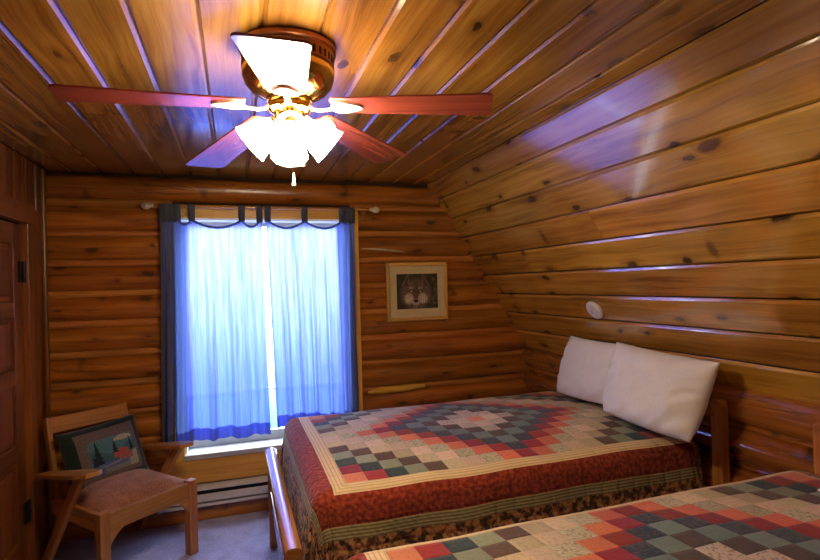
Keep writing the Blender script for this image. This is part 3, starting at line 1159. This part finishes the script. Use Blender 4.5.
b.build('lower_rail', M['bed'], bed, bevel=.005)
for k in range(2, 9):
    yc = HN + .07 + (HF - HN - .14) * (k + .5) / 10
    b = MB()
    b.box(hx0 + .012, hx1 - .012, yc - .03, yc + .03, .465, .825)
    b.build('slat', M['bed'], bed, bevel=.003)
for s, y in ((1, 2.02 - BY), (-1, 3.0 - BY)):
    b = MB()
    b.box(fx1 - .004, hx0 + .002, y - .015, y + .015, .20, .34)
    b.build('side_rail', M['bed'], bed, bevel=.004)
MX0, MX1, MY0, MY1 = .285 - BX, 2.105 - BX, 2.015 - BY, 3.255 - BY
b = MB()
b.box(MX0, MX1, MY0 + .02, MY1 - .07, .27, .45)
b.build('box_spring', M['mattress'], bed, bevel=.03)
b = MB()
b.box(MX0, MX1, MY0 + .02, MY1 - .07, .452, .655)
b.build('mattress', M['mattress'], bed, bevel=.04)

TOPZ = .713


def make_quilt():
    RR = .075
    ex0, ex1, ey0, ey1 = MX0 - .030 + RR, MX1 + .008, MY0 - .028 + RR, MY1 + .028 - RR      # where the cloth starts to bend
    u0, u1, v0, v1 = -HX - .50, .886, -HY - .46, HY + .46
    nu, nv = 150, 130

    def P(i, j):
        u = u0 + (u1 - u0) * i
        v = v0 + (v1 - v0) * j
        px, py = min(max(u, ex0), ex1), min(max(v, ey0), ey1)
        ox, oy = u - px, v - py
        d = (abs(ox) ** 3 + abs(oy) ** 3) ** (1 / 3)
        e = math.hypot(ox, oy)
        # crown of the mattress and softness
        bx, by = (px - (ex0 + ex1) / 2) / (ex1 - ex0) * 2, (py - (ey0 + ey1) / 2) / (ey1 - ey0) * 2
        z = TOPZ + .035 * (1 - by * by) * (1 - .6 * bx ** 4) + .006 * N(u * 4, v * 4) + .010 * N(u * 1.6, v * 1.6, 5)
        if d < 1e-6:
            return (u, v, z)
        dx, dy = ox / e, oy / e
        th = min(d / RR, PI / 2)
        hang = max(0, d - RR * PI / 2)
        outw = RR * math.sin(th)
        z += -RR * (1 - math.cos(th)) - hang
        # folds in the hanging part
        along = u * abs(dy) + v * abs(dx)
        fold = hang * (.045 * math.sin(along * 16 + 1.3) + .05 * N(along * 5, hang * 2, 2)) + .10 * hang
        corner = min(abs(dx), abs(dy))
        fold += hang * .10 * math.sin(9 * math.atan2(abs(dy), abs(dx))) * corner
        lim = .030 if (dx < -.7) else .09
        outw += min(lim, max(-.01, fold))
        return (px + dx * outw, py + dy * outw, z)
    b = MB()
    b.grid(P, nu, nv, uvfn=lambda i, j: (u0 + (u1 - u0) * i, v0 + (v1 - v0) * j))
    return b.build('quilt', M['quilt'], smooth=179, solid=.012, loc=(BX, BY, 0))


q1 = make_quilt()
tag(q1, 'patchwork quilt of diamond rings covering the far bed under both large white pillows', 'quilt', 'two patchwork quilts')

B2Y = BY - 1.71
F2Y = BY - 1.63
bed2 = copy_tree(bed)
bed2.location.y = F2Y
bed2['label'] = 'timber bed nearest the camera, only its headboard corner showing against the logs'
q2 = q1.copy()
COL.objects.link(q2)
q2.location.y = B2Y
q2['label'] = 'patchwork quilt on the nearer bed filling the bottom right corner of the photo'


# ------------------------------------------------------------------ pillows
def make_pillow(name, TL, TR, BR, BL, T, mat, label, cat, group, seed, wr=1.0, nrm_sign=1):
    TL, TR, BR, BL = map(Vector, (TL, TR, BR, BL))
    C = (TL + TR + BR + BL) / 4
    nrm = ((TR - TL) + (BR - BL)).cross((TL - BL) + (TR - BR)).normalized()

    def base(i, j):
        # edges sag inwards between the corners
        ii = i + .0
        p = (BL * (1 - ii) + BR * ii) * (1 - j) + (TL * (1 - ii) + TR * ii) * j
        x, y = 2 * i - 1, 2 * j - 1
        q = p - C
        if y < 0:
            p = C + ((TR - TL) + (BR - BL)) / 4 * (x * math.sqrt(1 - .16 * y * y)) + ((TL - BL) + (TR - BR)) / 4 * (y * math.sqrt(1 - .16 * x * x)) + (p - C - ((TR - TL) + (BR - BL)) / 4 * x - ((TL - BL) + (TR - BR)) / 4 * y)
            q = (p - C)
        sx = 1 - .055 * (1 - y * y) * abs(x) ** 3
        sy = 1 - .075 * (1 - x * x) * abs(y) ** 3
        return C + q * ((sx + sy) / 2 if True else 1)

    def thick(i, j):
        x, y = abs(2 * i - 1), abs(2 * j - 1)
        k = max(0, 1 - x ** 2.6) ** .55 * max(0, 1 - y ** 2.6) ** .55
        w = 0
        w += (.014 * N(i * 3.2, j * 3.2, seed) + .012 * N(i * 7, j * 5, seed + 4) + .006 * N(i * 14, j * 11, seed)) * k
        # creases running in from the corners
        an = math.atan2(y - .0001, x - .0001)
        edge = max(x, y)
        w += wr * .009 * math.sin(24 * (i - j) + 5 * N(i * 3, j * 3, seed)) * sm(.45, .9, edge) * (1 - sm(.93, 1, edge))
        return T * k + w * (1 - edge ** 6)
    b = MB()
    nu, nv = 56, 44
    b.grid(lambda i, j: base(i, j) + nrm * thick(i, j), nu, nv)
    b.grid(lambda i, j: base(i, j) - nrm * thick(i, j), nu, nv, flip=True)
    for k in range(len(b.v)):
        b.v[k] = tuple(Vector(b.v[k]) - C)
    o = b.build(name, mat, smooth=179, loc=C)
    # weld the two sides along the seam
    w = o.modifiers.new('weld', 'WELD')
    w.merge_threshold = .0015
    tag(o, label, cat, group)
    return o


PG = 'white bed pillows'
make_pillow('pillow', (2.045, 2.90, 1.135), (2.075, 2.36, 1.125), (2.0, 2.36, .77), (1.965, 2.985, .752), .085, M['pillow'],
            'white pillow behind, further from the camera, below the smoke detector', 'pillow', PG, 3.0)
make_pillow('pillow', (2.005, 2.42, 1.145), (2.035, 1.785, 1.112), (1.895, 1.81, .742), (1.875, 2.42, .765), .095, M['pillow'],
            'big white pillow in front, propped beside the headboard post of the far bed', 'pillow', PG, 8.0)
make_pillow('pillow', (2.07, B2Y + .27, .855), (2.07, B2Y - .38, .855), (1.70, B2Y - .38, .815), (1.70, B2Y + .27, .815), .070, M['pillow'],
            'white pillow on the nearer bed, just its corner at the right edge of the photo', 'pillow', PG, 12.0)

# ------------------------------------------------------------------ armchair in the corner
ch = empty('armchair', (-.61, 3.28, 0), math.radians(40.2), label='low oak armchair with brown tweed seat in the corner beside the window', cat='chair')
oak = M['oak']
for s in (-1, 1):
    b = MB()
    b.box(s * .245 - .026, s * .245 + .026, -.265, -.213, 0, .418)
    b.build('front_leg', oak, ch, bevel=.004)
    # slanting board from the arm front to the floor behind
    b = MB()
    b.bar((s * .272, -.10, .585), (s * .265, .33, .0), .030, .052, up=(0, 1, 0.7))
    b.build('rear_leg', oak, ch, bevel=.005)
    # arm board, tilted up to the front and wider there
    b = MB()
    out = [(-.035, .30), (.028, .30), (.050, .05), (.060, -.12), (.056, -.195), (.030, -.212), (-.030, -.205), (-.050, -.12), (-.045, .05)]
    out = [(-s * x if s > 0 else x * 1, y) for x, y in out]
    if s > 0:
        out = out[::-1]
    m = Matrix.Translation((s * .272, 0, .572)) @ Matrix.Rotation(math.radians(-9.3), 4, 'X')
    b.prism(out, -.012, .012, m)
    b.build('arm', oak, ch, bevel=.005)
    # raked back post
    b = MB()
    b.bar((s * .225 - .01, .19, .24), (s * .212 - .015, .345, .812), .026, .050, up=(0, 1, -.2))
    b.build('back_post', oak, ch, bevel=.006)
b = MB()
b.box(-.245, .245, -.258, -.230, .318, .408)
b.build('front_apron', oak, ch, bevel=.004)
for s in (-1, 1):
    b = MB()
    b.box(s * .245 - .013, s * .245 + .013, -.23, .235, .318, .405)
    b.build('side_apron', oak, ch, bevel=.004)
    b = MB()
    m = Matrix(((1, 0, 0, s * 0), (0, 0, 1, -.244), (0, 1, 0, 0), (0, 0, 0, 1)))
    br = [(s * .219, .318), (s * .219, .245), (s * .206, .268), (s * .180, .297), (s * .150, .318)]
    b.prism(br if s > 0 else br[::-1], -.012, .012, m)
    b.build('corner_bracket', oak, ch)
b = MB()
b.box(-.235, .235, .215, .24, .318, .40)
b.build('rear_apron', oak, ch, bevel=.004)
for z0, z1, nm in ((.725, .812, 'top_rail'), (.50, .56, 'back_rail')):
    b = MB()

    def Q(z):
        return .19 + (z - .24) * (.155 / .575) - .010
    n = 10
    vs = []
    b.bar((-.222, Q((z0 + z1) / 2), (z0 + z1) / 2), (.195, Q((z0 + z1) / 2), (z0 + z1) / 2), .024, z1 - z0, up=(0, .26, 1))
    b.build(nm, oak, ch, bevel=.006)
# domed seat
b = MB()


def seat_top(i, j):
    x, y = 2 * i - 1, 2 * j - 1
    k = max(0, 1 - abs(x) ** 2.8) ** .6 * max(0, 1 - abs(y) ** 3) ** .55
    return (x * .232, -.005 + y * .225, .398 + .075 * k)


b.grid(seat_top, 36, 36)
b.grid(lambda i, j: (seat_top(i, j)[0], seat_top(i, j)[1], .385), 4, 4, flip=True)
b.build('seat', M['seat'], ch, smooth=179, label='domed brown tweed seat')

# throw cushion with a woven lake scene
cu = empty('throw_cushion', (0, 0, 0), label='dark green throw cushion with a woven lake and cabin scene leaning on the armchair back', cat='cushion')
a = math.radians(40.2)
cm = Matrix.Translation((-.61, 3.28, 0)) @ Matrix.Rotation(a, 4, 'Z') @ Matrix.Translation((.0, .115, .425)) @ Matrix.Rotation(math.radians(-20), 4, 'X') @ Matrix.Rotation(math.radians(-3), 4, 'Y')
cu.matrix_world = cm


def cush(i, j, side):
    x, y = 2 * i - 1, 2 * j - 1
    k = max(0, 1 - abs(x) ** 2.6) ** .5 * max(0, 1 - abs(y) ** 2.6) ** .5
    sx = .222 * (1 - .05 * (1 - y * y) * abs(x))
    sy = .175 * (1 - .05 * (1 - x * x) * abs(y))
    return (x * sx, -side * .068 * k + .006 * N(i * 4, j * 4, 2) * k, .165 + y * sy)


b = MB()
b.grid(lambda i, j: cush(i, j, 1), 40, 36)
b.grid(lambda i, j: cush(i, j, -1), 40, 36, flip=True)
o = b.build('cover', M['green'], cu, smooth=179)
w = o.modifiers.new('weld', 'WELD')
w.merge_threshold = .0015


def tri(x, y, cx, cy, w, h):
    k = (y - cy) / h
    return 0 <= k <= 1 and abs(x - cx) < w * (1 - k) * (.7 + .3 * ((k * 5) % 1 < .5))


def scene_paint(x, y):
    tan = Vector((.16, .105, .075))
    if not (.14 < x < .93 and .10 < y < .78):
        return (*(tan * (.85 + .3 * N(x * 30, y * 30))), 1)
    c = Vector((.06, .16, .15))                              # hills and sky
    if y > .52 + .08 * math.sin(x * 9):
        c = Vector((.10, .24, .22))
    if math.hypot((x - .74) / .17, (y - .70) / .07) < 1 and y > .66 + .10 * abs(x - .74):
        c = Vector((.62, .52, .26))
    if y < .34 + .05 * math.sin(x * 7 + 1):
        c = Vector((.12, .19, .36))                          # lake
    if y < .19 and x > .35:
        c = Vector((.30, .30, .20))
    if x > .78 and y < .42 - (.93 - x) * .5:
        c = Vector((.48, .44, .24))
    if .52 < x < .80 and .34 < y < .52 and y < .52 - abs(x - .68) * .5:
        c = Vector((.60, .12, .07))                          # cabin
    if .60 < x < .84 and .26 < y < .36:
        c = Vector((.52, .16, .09))
    for cx, cy, w, h in ((.27, .30, .09, .48), (.56, .44, .05, .30), (.85, .42, .04, .28), (.20, .28, .05, .22)):
        if tri(x, y, cx, cy, w, h):
            c = Vector((.008, .02, .016))
    if abs(y - .24 - .12 * (x - .4)) < .018 and .22 < x < .62:
        c = Vector((.33, .30, .26))                          # canoe
    return (*(c * .8 * (.85 + .35 * N(x * 40, y * 40))), 1)


b = MB()
b.grid(lambda i, j: tuple(Vector(cush(.13 + .76 * i, .10 + .80 * j, 1)) + Vector((0, -.0022, 0))), 90, 74, paintfn=scene_paint)
b.build('tapestry_panel', M['weave'], cu, smooth=179, label='woven lake scene panel')

# ------------------------------------------------------------------ light: overcast daylight, fan lamps
wd = bpy.data.worlds.new('daylight')
scene.world = wd
wd.use_nodes = True
nt = wd.node_tree
nt.nodes.clear()
wo = nt.nodes.new('ShaderNodeOutputWorld')
bg = nt.nodes.new('ShaderNodeBackground')
tc = nt.nodes.new('ShaderNodeTexCoord')
sp_ = nt.nodes.new('ShaderNodeSeparateXYZ')
rp = nt.nodes.new('ShaderNodeValToRGB')
mp = nt.nodes.new('ShaderNodeMapRange')
mp.inputs[1].default_value = -.5
mp.inputs[2].default_value = .5
cr = rp.color_ramp
cr.elements[0].position = 0.0
cr.elements[0].color = (.06, .10, .30, 1)
cr.elements[1].position = 1.0
cr.elements[1].color = (.70, .80, 1.0, 1)
for p, c in ((.24, (.030, .07, .30, 1)), (.33, (.07, .14, .42, 1)), (.43, (.60, .72, .97, 1)), (.50, (.95, .97, 1.0, 1)), (.62, (.92, .96, 1.0, 1))):
    e = cr.elements.new(p)
    e.color = c
nt.links.new(tc.outputs['Generated'], sp_.inputs[0])
nt.links.new(sp_.outputs[2], mp.inputs[0])
nt.links.new(mp.outputs[0], rp.inputs[0])
nt.links.new(rp.outputs[0], bg.inputs[0])
bg.inputs[1].default_value = 18.5
nt.links.new(bg.outputs[0], wo.inputs[0])

pl = bpy.data.lights.new('window_portal', 'AREA')
pl.shape = 'RECTANGLE'
pl.size, pl.size_y = WX1 - WX0, WZ1 - WZ0
pl.cycles.is_portal = True
po = bpy.data.objects.new('window_portal', pl)
COL.objects.link(po)
po.location = (cx, D + .17, (WZ0 + WZ1) / 2)
po.rotation_euler = (-PI / 2, 0, 0)

# ------------------------------------------------------------------ camera
F, yaw, pitch, roll = 526.0, .3213, -.0067, .0274
c, s = math.cos, math.sin
R1 = Matrix(((c(yaw), -s(yaw), 0), (0, 0, -1), (s(yaw), c(yaw), 0)))
R2 = Matrix(((1, 0, 0), (0, c(pitch), -s(pitch)), (0, s(pitch), c(pitch))))
R3 = Matrix(((c(roll), s(roll), 0), (-s(roll), c(roll), 0), (0, 0, 1)))
R = R3 @ R2 @ R1
cam = bpy.data.cameras.new('camera')
cam.sensor_width = 36.0
cam.lens = F / 820.0 * 36.0
cam.clip_start = .02
co = bpy.data.objects.new('camera', cam)
COL.objects.link(co)
mw = Matrix((R[0], -R[1], -R[2])).transposed().to_4x4()
mw.translation = (0, 0, 1.5)
co.matrix_world = mw
scene.camera = co

vs = scene.view_settings
vs.view_transform = 'Standard'
vs.look = 'None'
vs.gamma = 1.0
vs.use_curve_mapping = False
vs.exposure = 0.0
scene.cycles.use_denoising = True
scene.cycles.max_bounces = 10
scene.cycles.transparent_max_bounces = 12
scene.cycles.sample_clamp_indirect = 8.0
